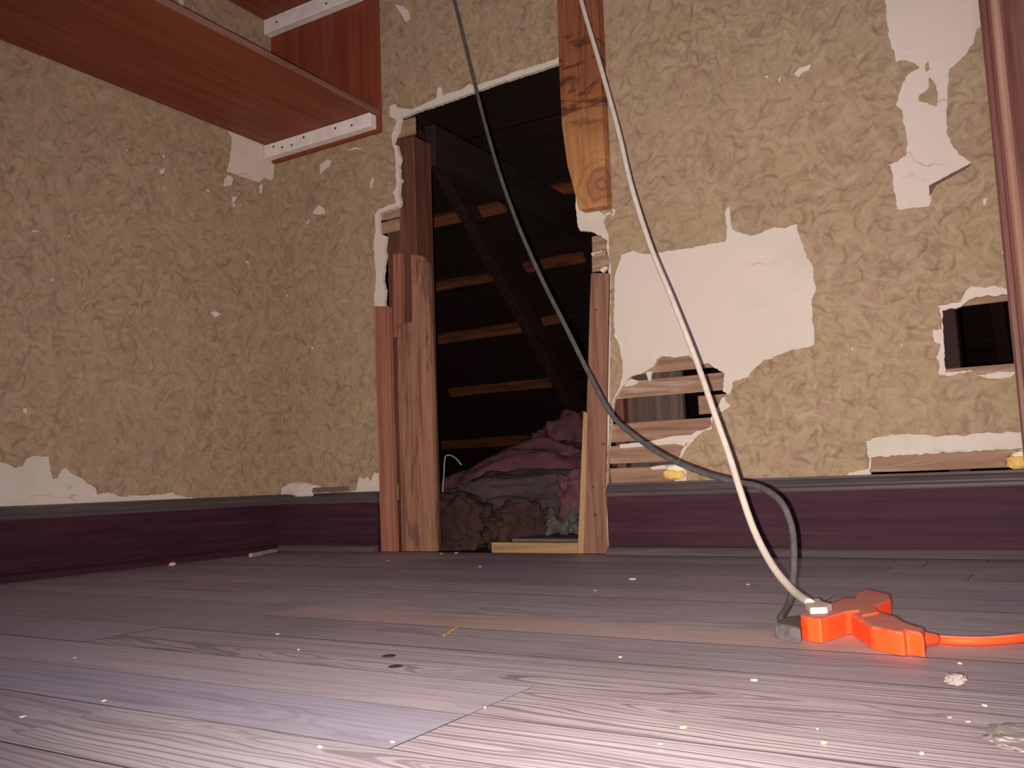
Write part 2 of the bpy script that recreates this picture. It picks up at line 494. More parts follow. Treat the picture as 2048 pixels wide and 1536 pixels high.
def sheet(name, loops, to3d, d0, d1, mat, parent=None, grid=0.05, wav=0.0, curl=0.0):
    """a layer of wall: loops[0] is the outline, the others cut holes (a loop in a hole is an island)"""
    verts, edges = [], []
    for lp in loops:
        s = len(verts)
        verts += [Vector(p) for p in lp]
        edges += [(s + i, s + (i + 1) % len(lp)) for i in range(len(lp))]
    nb = len(verts)
    us = [p[0] for p in loops[0]]
    ws = [p[1] for p in loops[0]]
    x = min(us) + grid
    while x < max(us) - grid * 0.5:
        z = min(ws) + grid
        while z < max(ws) - grid * 0.5:
            verts.append(Vector((x + random.uniform(-.2, .2) * grid, z + random.uniform(-.2, .2) * grid)))
            z += grid
        x += grid
    V, _, Fc, *_ = delaunay_2d_cdt(verts, edges, [], 0, 1e-6)
    T = np.array([list(f)[:3] for f in Fc])
    A = np.array([(v.x, v.y) for v in V])
    cen = A[T].mean(1)
    inside = np.zeros(len(T), bool)
    for lp in loops:
        q = np.array([(p[0], p[1]) for p in lp])
        for (x0, y0), (x1, y1) in zip(q, np.roll(q, -1, 0)):
            if y0 == y1:
                continue
            cr = ((y0 > cen[:, 1]) != (y1 > cen[:, 1])) & (cen[:, 0] < (x1 - x0) * (cen[:, 1] - y0) / (y1 - y0) + x0)
            inside ^= cr
    T = T[inside]
    used = np.unique(T)
    remap = {int(k): i for i, k in enumerate(used)}
    cnt = {}
    for t in T:
        for a, b in ((t[0], t[1]), (t[1], t[2]), (t[2], t[0])):
            k = (min(a, b), max(a, b))
            cnt.setdefault(k, []).append((a, b))
    bnd = [v[0] for v in cnt.values() if len(v) == 1]
    bset = set(a for e in bnd for a in e)
    pts = []
    for k in used:
        u, w = A[k]
        d = d0 + (wav * noise.noise(Vector((u * 5, w * 5, 3.3))) if wav else 0)
        if curl and k in bset:
            d -= curl * max(0.0, noise.noise(Vector((u * 22, w * 22, 8.8))) + 0.25)
        pts.append(to3d(u, w, d))
    nf = len(pts)
    bid = {}
    for k in bset:
        bid[k] = len(pts)
        pts.append(to3d(A[k][0], A[k][1], d1))
    faces = [tuple(remap[int(i)] for i in t) for t in T]
    faces += [(remap[int(b)], remap[int(a)], bid[a], bid[b]) for a, b in bnd]
    me = bpy.data.meshes.new(name)
    me.from_pydata(pts, [], faces)
    me.update()
    bm = bmesh.new()
    bm.from_mesh(me)
    bmesh.ops.recalc_face_normals(bm, faces=bm.faces)
    bm.to_mesh(me)
    bm.free()
    return mk(name, me, mat, parent)


def B2(pts, v=0.0):                               # pixels -> (x, z) on the back wall
    return [Vector((back(*p, v).x, back(*p, v).z)) for p in pts]


def L2(pts):                                      # pixels -> (y, z) on the left wall
    return [Vector((left(*p).y, left(*p).z)) for p in pts]


# ------------------------------------------------------------------ floor
floor = bm_obj('floor', box((-0.02, -3.0, -0.06), (3.3, 0.0, -0.021), 0), M_SUB)
tag(floor, kind='structure')
rows = [-3.0, -2.88, -2.77, -2.65, -2.53, -2.41, -2.30, -2.18, -2.07, -1.96, -1.845, -1.735, -1.618, -1.51, -1.395, -1.262, -1.125, -1.014, -0.90, -0.785, -0.665, -0.55, -0.43, -0.315, -0.2, -0.085, 0.0]
rnd = random.Random(5)
TONES = [(0.235, 0.178, 0.165), (0.20, 0.155, 0.150), (0.26, 0.195, 0.175), (0.215, 0.165, 0.155)]
FT = (1.54, 1.76, 2.12)
special = {   # row start: list of (x0, x1, colour, figure)
    -1.125: [(-0.02, 1.12, (0.215, 0.165, 0.155), 0.15), (1.12, 3.3, (0.31, 0.203, 0.155), 0.12)],
    -1.262: [(-0.02, 0.75, (0.225, 0.17, 0.165), 0.2), (0.75, 3.3, (0.225, 0.165, 0.15), 0.35)],
    -1.395: [(-0.02, 1.06, (0.24, 0.185, 0.18), 0.25), (1.06, 3.3, (0.275, 0.205, 0.18), 0.8)],
    -1.51: [(-0.02, 1.782, (0.28, 0.21, 0.195), 0.2), (1.782, 3.3, (0.29, 0.222, 0.19), 0.75)],
    -1.618: [(-0.02, 1.782, (0.235, 0.19, 0.195), 0.2), (1.782, 3.3, (0.285, 0.22, 0.195), 0.7)],
    -1.735: [(-0.02, 1.45, (0.25, 0.195, 0.195), 0.55), (1.45, 3.3, (0.275, 0.215, 0.195), 0.6)],
}
for y0, y1 in zip(rows, rows[1:]):
    if y0 in special:
        segs = special[y0]
    else:
        cuts = [-0.02]
        x = rnd.uniform(0.3, 1.4)
        while x < 2.9:
            cuts.append(x)
            x += rnd.uniform(0.9, 1.7)
        cuts.append(3.3)
        segs = [(a, b, rnd.choice(TONES), rnd.uniform(0.1, 0.5)) for a, b in zip(cuts, cuts[1:])]
    for (x0, x1, c, fig) in segs:
        cy = (y0 + y1) / 2
        hw = (y1 - y0) / 2 - 0.0009
        dz = rnd.uniform(-0.0003, 0.0003)
        bm = box((x0 + 0.0006, -hw, -0.02), (x1 - 0.0006, hw, dz), 0)
        bm.normal_update()
        for f in bm.faces:
            if abs(f.normal.z) < 0.5:
                f.material_index = 1
        o = bm_obj('floor_board', bm, [M_FLOOR, M_SUB], floor)
        o.location = (0, cy, 0)
        o.color = (c[0] * FT[0], c[1] * FT[1], c[2] * FT[2], fig)

# ------------------------------------------------------------------ back wall: plaster, paper, lath, studs
XR, ZT = 3.3, 2.35
wb3 = lambda u, w, d: (u, d, w)
fr = 0.004
outer = [(0.0, 0.0), (XR, 0.0), (XR, ZT), (0.0, ZT)]


def notch(loop):
    """outline of the wall that runs round an opening cut up from the floor"""
    return [Vector((0, 0))] + loop + [Vector((XR, 0)), Vector((XR, ZT)), Vector((0, ZT))]


# the opening, from its lower left up, over and down to its lower right
open_paper = [(750, 640), (748, 600), (752, 560), (750, 520), (747, 488), (751, 462), (750, 430), (757, 420), (775, 411), (792, 406), (786, 385), (793, 372), (791, 330), (789, 300), (785, 288),
              (783, 272), (789, 255), (793, 240), (780, 234), (779, 212), (790, 208), (797, 216), (825, 218), (850, 207), (873, 196), (875, 176), (884, 174), (887, 190), (920, 180), (940, 168), (950, 172), (985, 160), (1040, 140), (1085, 127), (1115, 116), (1150, 104),
              (1176, 330), (1180, 424), (1190, 420), (1200, 424), (1212, 432), (1208, 445), (1218, 470), (1219, 500), (1222, 545), (1221, 700)]
open_plast = [(772, 640), (768, 606), (770, 580), (765, 560), (767, 530), (771, 512), (769, 490), (772, 472), (758, 466), (757, 428), (775, 420), (798, 413), (801, 402), (797, 385), (799, 366), (804, 361), (798, 352),
              (797, 330), (801, 316), (796, 300), (794, 290), (786, 287), (790, 274), (797, 262), (799, 244), (801, 236), (830, 224), (876, 209), (905, 199), (952, 182), (985, 170), (1022, 158), (1060, 146), (1122, 125), (1150, 115),
              (1150, 330), (1152, 426), (1154, 445), (1160, 462), (1178, 462), (1190, 466), (1205, 474), (1214, 480), (1214, 500), (1219, 520), (1217, 546), (1216, 700)]


def opening(px, xl, xr):
    lp = jag(B2(px), 0.006, 0.0014, 3)
    k = len(lp)
    # jag() also breaks the closing segment: drop it
    end = B2([px[-1]])[0]
    while (lp[-1] - end).length > 0.004 and len(lp) > 10:
        lp.pop()
    return [Vector((xl, 0.0))] + lp + [Vector((xr, 0.0))]


patch_paper = [(1210, 985), (1226, 800), (1234, 785), (1241, 770), (1246, 742), (1240, 695), (1229, 672), (1227, 640), (1229, 600), (1229, 555), (1233, 535), (1241, 520), (1243, 510), (1256, 505), (1266, 502), (1280, 507), (1292, 508), (1330, 503), (1372, 497), (1400, 492), (1450, 483), (1453, 460), (1451, 425), (1457, 412), (1461, 424), (1463, 452), (1470, 462), (1486, 469), (1503, 471), (1525, 464), (1548, 454), (1575, 455), (1594, 448), (1597, 462), (1606, 490), (1614, 515), (1627, 535), (1628, 560), (1633, 580), (1624, 600), (1625, 640), (1629, 665), (1629, 690), (1610, 696), (1580, 702), (1548, 714), (1530, 720), (1512, 733), (1497, 752), (1480, 760), (1466, 765), (1462, 785), (1450, 795), (1453, 805), (1462, 812), (1450, 820), (1430, 832), (1424, 846), (1424, 858), (1404, 864), (1390, 878), (1370, 900), (1360, 922), (1372, 936), (1376, 985)]
patch_plast = [(1205, 985), (1228, 800), (1240, 780), (1252, 766), (1262, 752), (1290, 745), (1306, 734), (1313, 717), (1330, 712), (1350, 715), (1378, 711), (1394, 730), (1415, 727), (1434, 738), (1448, 746), (1446, 782), (1456, 790), (1444, 796), (1440, 806), (1428, 820), (1419, 838), (1424, 850), (1412, 860), (1396, 862), (1384, 870), (1368, 898), (1356, 918), (1350, 932), (1348, 985)]
sq_paper = [(1880, 616), (1872, 612), (1905, 607), (1922, 604), (1932, 580), (1942, 573), (1965, 576), (1985, 571), (2004, 574), (2022, 580), (2040, 590), (2060, 730), (2030, 742), (2020, 756), (1990, 757), (1968, 756), (1955, 750), (1972, 748), (1940, 742), (1900, 752), (1876, 748), (1880, 730), (1874, 716), (1880, 690), (1868, 684), (1866, 660), (1884, 658)]
sq_plast = [(1884, 621), (1922, 613), (1938, 600), (1960, 594), (1990, 591), (2040, 588), (2060, 735), (2036, 742), (2005, 744), (1968, 749), (1940, 741), (1890, 745), (1887, 690), (1886, 680)]
br_paper = [(1732, 882), (1752, 876), (1780, 870), (1815, 868), (1850, 868), (1872, 876), (1900, 870), (1930, 872), (1955, 865), (1985, 866), (2020, 864), (2090, 862), (2090, 985), (1700, 985), (1690, 955), (1700, 945), (1738, 938), (1740, 918), (1734, 905)]
br_plast = [(1742, 914), (1790, 911), (1850, 908), (1885, 905), (1905, 905), (1960, 902), (2012, 898), (2090, 892), (2090, 985), (1742, 985)]
tr_paper = [(1771, -60), (1771, 0), (1773, 42), (1778, 66), (1781, 88), (1790, 110), (1792, 126), (1812, 120), (1838, 134), (1826, 142), (1812, 154), (1800, 178), (1798, 190), (1791, 210), (1804, 222), (1807, 240), (1812, 258), (1815, 285), (1811, 312), (1795, 322), (1779, 329), (1785, 345), (1788, 372), (1794, 420), (1830, 416), (1859, 414), (1863, 398), (1858, 372), (1900, 350), (1943, 326), (1917, 307), (1902, 284), (1893, 262), (1893, 230), (1896, 182), (1900, 138), (1930, 112), (1946, 88), (1956, 55), (1990, 40), (1990, -60)]
tr_island = [(1860, 155), (1868, 168), (1876, 186), (1873, 213), (1855, 206), (1838, 202), (1840, 190), (1855, 182)]
tr_island2 = [(1850, 130), (1856, 124), (1860, 138), (1852, 144)]
bl_paper = [(562, 1020), (561, 990), (564, 977), (578, 966), (600, 964), (622, 967), (640, 972), (655, 984), (680, 986), (700, 986), (713, 978), (716, 962), (720, 950), (726, 958), (736, 952), (742, 962), (748, 946), (790, 944), (790, 1020)]
corner_b = [(549, 300), (552, 355), (549, 361), (545, 361), (545, 300)]
flecks_b = [
    [(1588, 147), (1600, 136), (1622, 128), (1619, 140), (1603, 147), (1597, 156)],
    [(1530, 152), (1538, 150), (1536, 158)], [(1556, 158), (1562, 152), (1560, 166)],
    [(790, 8), (806, 12), (818, 22), (822, 38), (812, 46), (806, 34), (796, 18)],
    [(640, 330), (655, 318), (665, 322), (660, 334), (648, 342), (640, 352)],
    [(625, 425), (638, 410), (650, 418), (652, 428), (630, 430)], [(612, 446), (622, 436), (618, 450)],
    [(742, 358), (749, 352), (746, 375), (739, 380)], [(1220, 428), (1226, 416), (1232, 420), (1228, 432)], [(1188, 508), (1212, 503), (1212, 510), (1190, 516)],
    [(1208, 428), (1224, 422), (1226, 427), (1212, 432)], [(690, 302), (712, 294), (727, 300), (712, 299)],
    [(1800, 690), (1806, 688), (1804, 694)], [(1966, 400), (1974, 394), (1972, 410), (1966, 412)], [(2002, 505), (2010, 503), (2008, 510)],
    [(618, 512), (624, 510), (622, 518)], [(622, 690), (630, 696), (624, 702)], [(572, 590), (578, 588), (576, 596)],
]

plast_loops = [[Vector(p) for p in outer]]
pl_open = opening(open_plast, 0.475, 1.205)
pa_open = opening(open_paper, 0.462, 1.208)
plaster_loops = [notch(pl_open)] + [jag(B2(q), 0.006, 0.0018, i + 20) for i, q in enumerate([sq_plast])]
# lath pocket and the strip over the baseboard reach down behind the baseboard
plaster_loops += [jag(B2(q), 0.006, 0.0018, i + 30) for i, q in enumerate([patch_plast, br_plast])]
wall_back = sheet('wall_back', plaster_loops, wb3, 0.0, 0.013, M_PLASTER, None, grid=0.06, wav=0.0006)
tag(wall_back, kind='structure')
paper_loops = [notch(pa_open)] + [jag(B2(q), 0.006, 0.0017, i + 50) for i, q in enumerate([patch_paper, sq_paper, br_paper, tr_paper, tr_island, tr_island2, bl_paper])]
paper_loops += [jag(B2(q), 0.005, 0.0008, i + 80) for i, q in enumerate(flecks_b)]
wallpaper = sheet('wallpaper', paper_loops, wb3, -0.0022, 0.0, M_PAPER_B, wall_back, grid=0.05, wav=0.0009, curl=0.0025)

# laths that the torn places show, each nailed to the studs
laths = [  # x0, x1, z0, z1
    (0.40, 0.532, 1.047, 1.079), (0.40, 0.530, 1.002, 1.040), (0.50, 0.603, 1.304, 1.357),
    (1.198, 1.45, 0.815, 0.864), (1.196, 1.45, 0.763, 0.808),
    (1.25, 1.62, 0.468, 0.512), (1.245, 1.62, 0.408, 0.453), (1.476, 1.75, 0.351, 0.398),
    (1.22, 1.72, 0.292, 0.342), (1.22, 1.72, 0.236, 0.283), (1.22, 1.75, 0.178, 0.225),
    (1.80, 2.42, 0.190, 0.238), (1.80, 2.42, 0.133, 0.182), (1.80, 2.42, 0.365, 0.412), (1.80, 2.42, 0.547, 0.592),
    (0.02, 0.50, 0.158, 0.205),
]
for i, (x0, x1, z0, z1) in enumerate(laths):
    bm = prism([(x0, 0.013, z0), (x1, 0.013, z0), (x1, 0.013, z1), (x0, 0.013, z1)], (0, 0.008, 0), 0.001, rough=0.002, cuts=3, seed=i)
    bm_obj('lath', bm, M_LATH, wall_back)
# ragged plaster keys still clinging to the laths
for i, px in enumerate([
    [(1238, 889), (1300, 882), (1345, 872), (1400, 868), (1384, 880), (1372, 893), (1350, 888), (1300, 892), (1240, 897)],
    [(1300, 934), (1318, 931), (1340, 929), (1332, 938), (1304, 940)],
    [(1291, 744), (1303, 742), (1301, 762), (1297, 763), (1294, 754)],
    [(1245, 768), (1262, 757), (1278, 762), (1270, 770), (1252, 774)],
    [(1372, 886), (1396, 866), (1380, 890), (1366, 916), (1358, 918), (1362, 902)],
    [(1181, 506), (1204, 501), (1204, 509), (1184, 512)],
    [(1198, 540), (1208, 532), (1216, 534), (1206, 546)],
    [(2040, 898), (2070, 894), (2070, 925), (2030, 932), (2020, 915)],
]):
    pts = [back(*p, 0.004) for p in px]
    o = bm_obj('plaster_key', prism(pts, (0, 0.010, 0), 0.001), M_PLASTER, wall_back)
# thin dark brown sliver along the lower right edge of the bare patch
bm_obj('dark_sliver', prism([back(*p, -0.0042) for p in [(1858, 371), (1900, 349), (1943, 326), (1938, 333), (1902, 354), (1872, 370), (1863, 386), (1859, 392)]], (0, 0.003, 0), 0.0), plain('dark_brown_sliver', (0.14, 0.085, 0.07), 0.9, 0.3), wall_back)
# studs behind the laths
bm_obj('stud', prism([(0.535, 0.0225, 0.0), (0.590, 0.0225, 0.0), (0.590, 0.0225, 1.302), (0.535, 0.0225, 1.302)], (0, 0.09, 0), 0.002, rough=0.002, cuts=4), M_STUD, wall_back)
bm_obj('stud', prism([(0.473, 0.0225, 0.0), (0.533, 0.0225, 0.0), (0.533, 0.0225, 2.3), (0.473, 0.0225, 2.3)], (0, 0.09, 0), 0.002, rough=0.002, cuts=4, seed=2), M_STUD, wall_back)
bm_obj('stud', prism([(1.235, 0.0225, 0.0), (1.262, 0.0225, 0.0), (1.262, 0.0225, 2.3), (1.235, 0.0225, 2.3)], (0, 0.09, 0), 0.002, rough=0.002, cuts=4, seed=3), M_STUD, wall_back)
M_DARKSTUD = wood('shadowy_stud', (0.012, 0.005, 0.005), (0.026, 0.010, 0.009), (0.045, 0.018, 0.014), axis=2, blotch=0.6)  # darker copy of the stud wood, the hole's shade put into its colour
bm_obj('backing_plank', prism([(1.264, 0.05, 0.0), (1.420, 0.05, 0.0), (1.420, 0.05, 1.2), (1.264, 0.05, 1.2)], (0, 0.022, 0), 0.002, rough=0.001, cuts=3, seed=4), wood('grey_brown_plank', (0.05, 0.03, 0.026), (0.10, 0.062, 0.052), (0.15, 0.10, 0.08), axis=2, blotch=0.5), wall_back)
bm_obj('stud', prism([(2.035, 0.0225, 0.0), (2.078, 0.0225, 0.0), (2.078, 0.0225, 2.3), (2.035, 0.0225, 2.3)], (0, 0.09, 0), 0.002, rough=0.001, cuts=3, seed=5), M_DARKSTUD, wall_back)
bm_obj('stud', prism([(2.46, 0.0225, 0.0), (2.50, 0.0225, 0.0), (2.50, 0.0225, 2.3), (2.46, 0.0225, 2.3)], (0, 0.09, 0), 0.002), M_STUD, wall_back)
# sill plate and header of the opening
bm_obj('header', box((0.60, 0.03, 1.47), (1.23, 0.11, 1.55), 0.003), M_STUD, wall_back)

# ------------------------------------------------------------------ left wall
wl3 = lambda u, w, d: (-d, u, w)
YL = -3.0
wl_loops = [[Vector(p) for p in [(YL, 0), (0, 0), (0, ZT), (YL, ZT)]]]
wall_left = sheet('wall_left', wl_loops, wl3, 0.0, 0.02, M_PLASTER, None, grid=0.2)
tag(wall_left, kind='structure')
lbot = [(-120, 930), (-40, 936), (-10, 922), (12, 925), (30, 936), (42, 932), (52, 920), (66, 911), (84, 914), (97, 912), (101, 935), (105, 958), (114, 956), (122, 940), (131, 936), (141, 946), (152, 952), (164, 957), (178, 968), (190, 976), (194, 988), (212, 985), (230, 988), (240, 996), (262, 990), (292, 991), (325, 988), (345, 985), (360, 992), (392, 996), (380, 1030), (-120, 1050)]
lcor = [(450, 255), (463, 278), (458, 320), (452, 343), (480, 352), (500, 360), (519, 366), (527, 356), (540, 361), (547, 358), (549, 300), (546, 255)]
flecks_l = [
    [(446, 362), (455, 348), (466, 356), (464, 370), (446, 374)], [(322, 312), (331, 310), (328, 318)], [(318, 340), (330, 336), (328, 346), (320, 350)],
    [(405, 376), (420, 381), (418, 386)], [(462, 392), (476, 394), (470, 402), (462, 410)], [(463, 404), (472, 410), (466, 416)], [(516, 372), (526, 366), (524, 385), (518, 390)],
    [(420, 626), (432, 622), (442, 628), (430, 636)], [(44, 818), (54, 816), (54, 826), (46, 826)], [(62, 460), (84, 462), (64, 465)], [(164, 596), (170, 594), (168, 600)],
    [(352, -20), (366, -20), (368, 30), (361, 30)], [(250, 300), (256, 298), (254, 304)], [(488, 520), (500, 524), (492, 528)], [(100, 560), (108, 558), (106, 564)],
]
wl_paper = [[Vector((YL, 0)), Vector((0, 0)), Vector((0, ZT)), Vector((YL, ZT))]]
wl_paper += [jag(L2(q), 0.007, 0.002, i + 120) for i, q in enumerate([lbot])]
lc = jag(L2(lcor), 0.006, 0.0012, 140)
wl_paper += [[Vector((min(p.x, -0.0015), p.y)) for p in lc]]
wl_paper += [jag(L2(q), 0.006, 0.0008, i + 150) for i, q in enumerate(flecks_l)]
sheet('wallpaper', wl_paper, wl3, -0.0022, 0.0, M_PAPER_L, wall_left, grid=0.06, wav=0.0009, curl=0.0025)

ceiling = bm_obj('ceiling', box((-0.02, -3.0, ZT), (3.3, 0.013, ZT + 0.02), 0), M_CEIL)
tag(ceiling, kind='structure')


# ------------------------------------------------------------------ baseboards
def baseboard(name, p0, p1, nrm, mats):
    """board, moulded cap and shoe between two floor points; nrm points into the room"""
    p0, p1, n = Vector(p0), Vector(p1), Vector(nrm)

    def sweep(prof):
        bm = bmesh.new()
        a = [bm.verts.new(p0 + n * d + Vector((0, 0, z))) for d, z in prof]
        b = [bm.verts.new(p1 + n * d + Vector((0, 0, z))) for d, z in prof]
        k = len(prof)
        for i in range(k):
            bm.faces.new((a[i], a[(i + 1) % k], b[(i + 1) % k], b[i]))
        bm.faces.new(a[::-1])
        bm.faces.new(b)
        return bm
    root = bm_obj(name, sweep([(0.004, 0.0), (0.020, 0.0), (0.020, 0.150), (0.004, 0.150)]), mats[0])
    tag(root, kind='structure')
    bm_obj('cap_moulding', sweep([(0.004, 0.1505), (0.024, 0.1505), (0.026, 0.154), (0.026, 0.160), (0.021, 0.164), (0.021, 0.168), (0.017, 0.176), (0.012, 0.1795), (0.012, 0.185), (0.004, 0.185)]), mats[1], root)
    bm_obj('shoe_moulding', sweep([(0.0205, 0.0012), (0.040, 0.0012), (0.040, 0.008), (0.036, 0.015), (0.029, 0.020), (0.0205, 0.021)]), mats[2], root)
    return root


M_SHOE = wood('worn_grey_shoe', (0.05, 0.036, 0.036), (0.10, 0.075, 0.072), (0.16, 0.12, 0.11), axis=0, blotch=0.4)
M_SHOEL = wood('worn_grey_shoe_side', (0.05, 0.036, 0.036), (0.10, 0.075, 0.072), (0.16, 0.12, 0.11), axis=1, blotch=0.4)
baseboard('baseboard_left', (0, YL, 0), (0, -0.021, 0), (1, 0, 0), (M_BASEL, M_CAPL, M_BASEL))
baseboard('baseboard_back_left', (0.004, 0, 0), (0.445, 0, 0), (0, -1, 0), (M_BASE, M_CAP, M_SHOE))
baseboard('baseboard_back_right', (1.222, 0, 0), (2.205, 0, 0), (0, -1, 0), (M_BASE, M_CAP, M_SHOE))

# ------------------------------------------------------------------ door casing at the right edge
xc = back(1962, 60, -0.03).x
prof = [(0.0, 0.0), (0.0, -0.022), (0.006, -0.030), (0.018, -0.030), (0.021, -0.022), (0.026, -0.022), (0.030, -0.028), (0.038, -0.030), (0.046, -0.026), (0.050, -0.020), (0.085, -0.020), (0.09, -0.027), (0.105, -0.030), (0.115, -0.024), (0.115, 0.0)]


def upright(name, pr, z0, z1, mat, parent=None):
    bm = bmesh.new()
    nz = 1
    rings = [[bm.verts.new((xc + x, y - 0.0035, z0 + (z1 - z0) * k / nz)) for x, y in pr] for k in range(nz + 1)]
    for a, b in zip(rings, rings[1:]):
        for i in range(len(pr)):
            bm.faces.new((a[i], a[(i + 1) % len(pr)], b[(i + 1) % len(pr)], b[i]))
    bm.faces.new(rings[0])
    bm.faces.new(rings[-1][::-1])
    return bm_obj(name, bm, mat, parent)


casing = upright('trim_1', [(0.0, 0.0), (0.0, -0.020), (0.115, -0.020), (0.115, 0.0)], 0.0, 2.2, M_CASING)
tag(casing, kind='structure')
upright('edge_bead', [(0.001, -0.0205), (0.001, -0.025), (0.005, -0.030), (0.013, -0.030), (0.017, -0.025), (0.017, -0.0205)], 0.0, 2.2, M_CASING, casing)
upright('inner_bead', [(0.021, -0.0205), (0.022, -0.027), (0.027, -0.031), (0.034, -0.031), (0.040, -0.026), (0.041, -0.0205)], 0.0, 2.2, M_CASEEDGE, casing)

# ------------------------------------------------------------------ rough boards round the opening
def board(name, px, yv, th, mat, label, rough=0.0015, cuts=4, seed=0, group=None):
    pts = [back(*p, yv) for p in px]
    o = bm_obj(name, prism(pts, (0, th, 0), 0.0018, rough=rough, cuts=cuts, seed=seed), mat)
    return tag(o, label, 'board', group)


def board3(name, pts, th, mat, label, rough=0.0015, cuts=4, seed=0):
    o = bm_obj(name, prism(pts, (0, th, 0), 0.0018, rough=rough, cuts=cuts, seed=seed), mat)
    return tag(o, label, 'board')


zb = 0.0015
# proud strip left of the opening
a0, a1 = back(747, 612, -0.024), back(776, 612, -0.024)
b0, b1 = back(762, 1105, -0.024), back(797, 1105, -0.024)
board3('casing_strip', [(b0.x, -0.024, zb), (b1.x - 0.012, -0.024, zb), (a1.x, -0.024, a1.z), (a0.x, -0.024, a0.z)], 0.0205, M_STRIP, 'narrow red-brown wooden strip standing proud at left edge of wall opening')
# wide jamb board inside it with a rounded top corner
c0 = back(866, 1090, 0.012)
jb = [(0.522, 0.0, zb), (0.647, 0.0, zb), (0.650, 0.0, 0.45), (0.648, 0.0, 0.872), (0.640, 0.0, 0.892), (0.622, 0.0, 0.903), (0.585, 0.0, 0.912), (0.582, 0.0, 0.70), (0.522, 0.0, 0.70)]
board3('jamb_board', [(x, -0.002, z) for x, y, z in jb], 0.022, M_JAMB, 'wide stained plank with rounded top corner forming the left jamb of opening', cuts=0, rough=0.0)
board3('filler_strip', [(0.505, 0.002, 0.66), (0.541, 0.002, 0.66), (0.541, 0.002, 0.925), (0.510, 0.002, 0.925)], 0.019, M_STRIP, 'short red-brown wood strip above the wide jamb plank', seed=9)
# right post, leaning, and the slim strip along it
e = [back(1181, 546, -0.012), back(1217, 546, -0.012), back(1209, 970, -0.012), back(1211, 1095, -0.012), back(1166, 1095, -0.012), back(1172, 830, -0.012)]
ep = [(e[0].x, e[0].z), (e[1].x, e[1].z), (e[2].x, e[2].z), (e[3].x, zb), (e[4].x, zb), (e[5].x, e[5].z)]
board3('jamb_post', [(x, -0.012, z) for x, z in ep], 0.034, M_POST, 'brown leaning jamb post with nail holes at right side of opening', cuts=0, rough=0.0)
post = bpy.data.objects['jamb_post']
for px, rr in (((1207, 888), 0.004), ((1182, 848), 0.003), ((1184, 870), 0.003), ((1190, 1030), 0.0055), ((1192, 620), 0.0035), ((1186, 975), 0.0035)):
    p = back(*px, -0.0125)
    bm = bmesh.new()
    bmesh.ops.create_cone(bm, cap_ends=True, segments=9, radius1=rr, radius2=rr * 0.8, depth=0.0015, matrix=Matrix.Translation(p) @ Matrix.Rotation(math.pi / 2, 4, 'X'))
    bm_obj('nail_hole', bm, M_NAIL, post)
f0, f1, f2, f3 = back(1168, 822, -0.016), back(1177, 826, -0.016), back(1166, 1097, -0.016), back(1154, 1097, -0.016)
board3('leaning_strip', [(f3.x, -0.0165, zb), (f2.x, -0.0165, zb), (f1.x - 0.003, -0.0165, f1.z), (f0.x - 0.003, -0.0165, f0.z)], 0.004, M_TAN, 'slim tan strip of wood leaning against the right jamb post', cuts=0, rough=0)
g0, g1 = back(1203, 975, -0.016), back(1212, 972, -0.016)
g2, g3 = back(1214, 1098, -0.016), back(1204, 1098, -0.016)
board3('edge_strip', [(g3.x, -0.0165, zb), (g2.x, -0.0165, zb), (g1.x, -0.0165, g1.z), (g0.x, -0.0165, g0.z)], 0.004, M_POST, 'short wood strip between jamb post and right baseboard', cuts=0, rough=0)
# the sawn-off board nailed over the wall above the post
YB = -0.042
hb = [back(1158, 420, YB), back(1213, 411, YB), back(1192, -60, YB), back(1113, -60, YB), back(1117, 120, YB), back(1123, 250, YB), back(1134, 330, YB)]
N = NT('sawn_board_wood')
v = N.coords()
big = N.noise(v, 4.0, 3, 0.5)
gr = N.noise(N.coords((60, 60, 4)), 1.0, 5, 0.65, 0.4)
kn = N.n('ShaderNodeVectorMath', _operation='DISTANCE', i0=v, i1=(1.262, YB, 0.985)).outputs['Value']
kring = N.math('SINE', N.math('ADD', N.math('MULTIPLY', kn, 230.0), N.math('MULTIPLY', N.noise(v, 22.0, 3, 0.6), 9.0)))
sap = N.g(N.noise(N.coords((3, 3, 5), (0, 0, 0)), 1.0, 2, 0.5), 0.35, 0.65)
zz = N.n('ShaderNodeSeparateXYZ', Vector=v).outputs[2]
new = N.g(N.math('ADD', zz, N.math('MULTIPLY', sap, 0.16)), 1.30, 1.06)      # bare yellow wood at the sawn end
c = N.ramp(gr, [(0.25, (0.10, 0.03, 0.014)), (0.5, (0.235, 0.08, 0.034)), (0.78, (0.31, 0.12, 0.05))])
c2 = N.ramp(gr, [(0.25, (0.34, 0.15, 0.055)), (0.55, (0.50, 0.24, 0.09)), (0.8, (0.58, 0.30, 0.13))])
c = N.mix(N.math('MULTIPLY', new, 0.9), c, c2)
knot = N.g(kn, 0.07, 0.03)
c = N.mix(N.math('MULTIPLY', knot, 0.6), c, (0.26, 0.10, 0.045))
c = N.mix(N.math('MULTIPLY', N.math('MULTIPLY', N.g(kring, 0.4, 0.9), N.g(kn, 0.13, 0.03)), 0.45), c, (0.13, 0.045, 0.02))
blot = N.g(N.noise(N.coords((9, 9, 26)), 1.0, 4, 0.6, 0.8), 0.54, 0.64)
band = N.math('MULTIPLY', N.g(zz, 1.10, 1.22), N.g(zz, 1.55, 1.35))
c = N.mix(N.math('MULTIPLY', N.math('MULTIPLY', blot, band), 0.75), c, (0.05, 0.014, 0.008))
N.bump(gr, 0.3, 0.002)
M_SAWN = N.done(c, 0.6)
board3('sawn_board', hb, 0.0385, M_SAWN, 'thick sawn-off orange-brown board hanging above the opening with knotty end', cuts=0, rough=0.0)

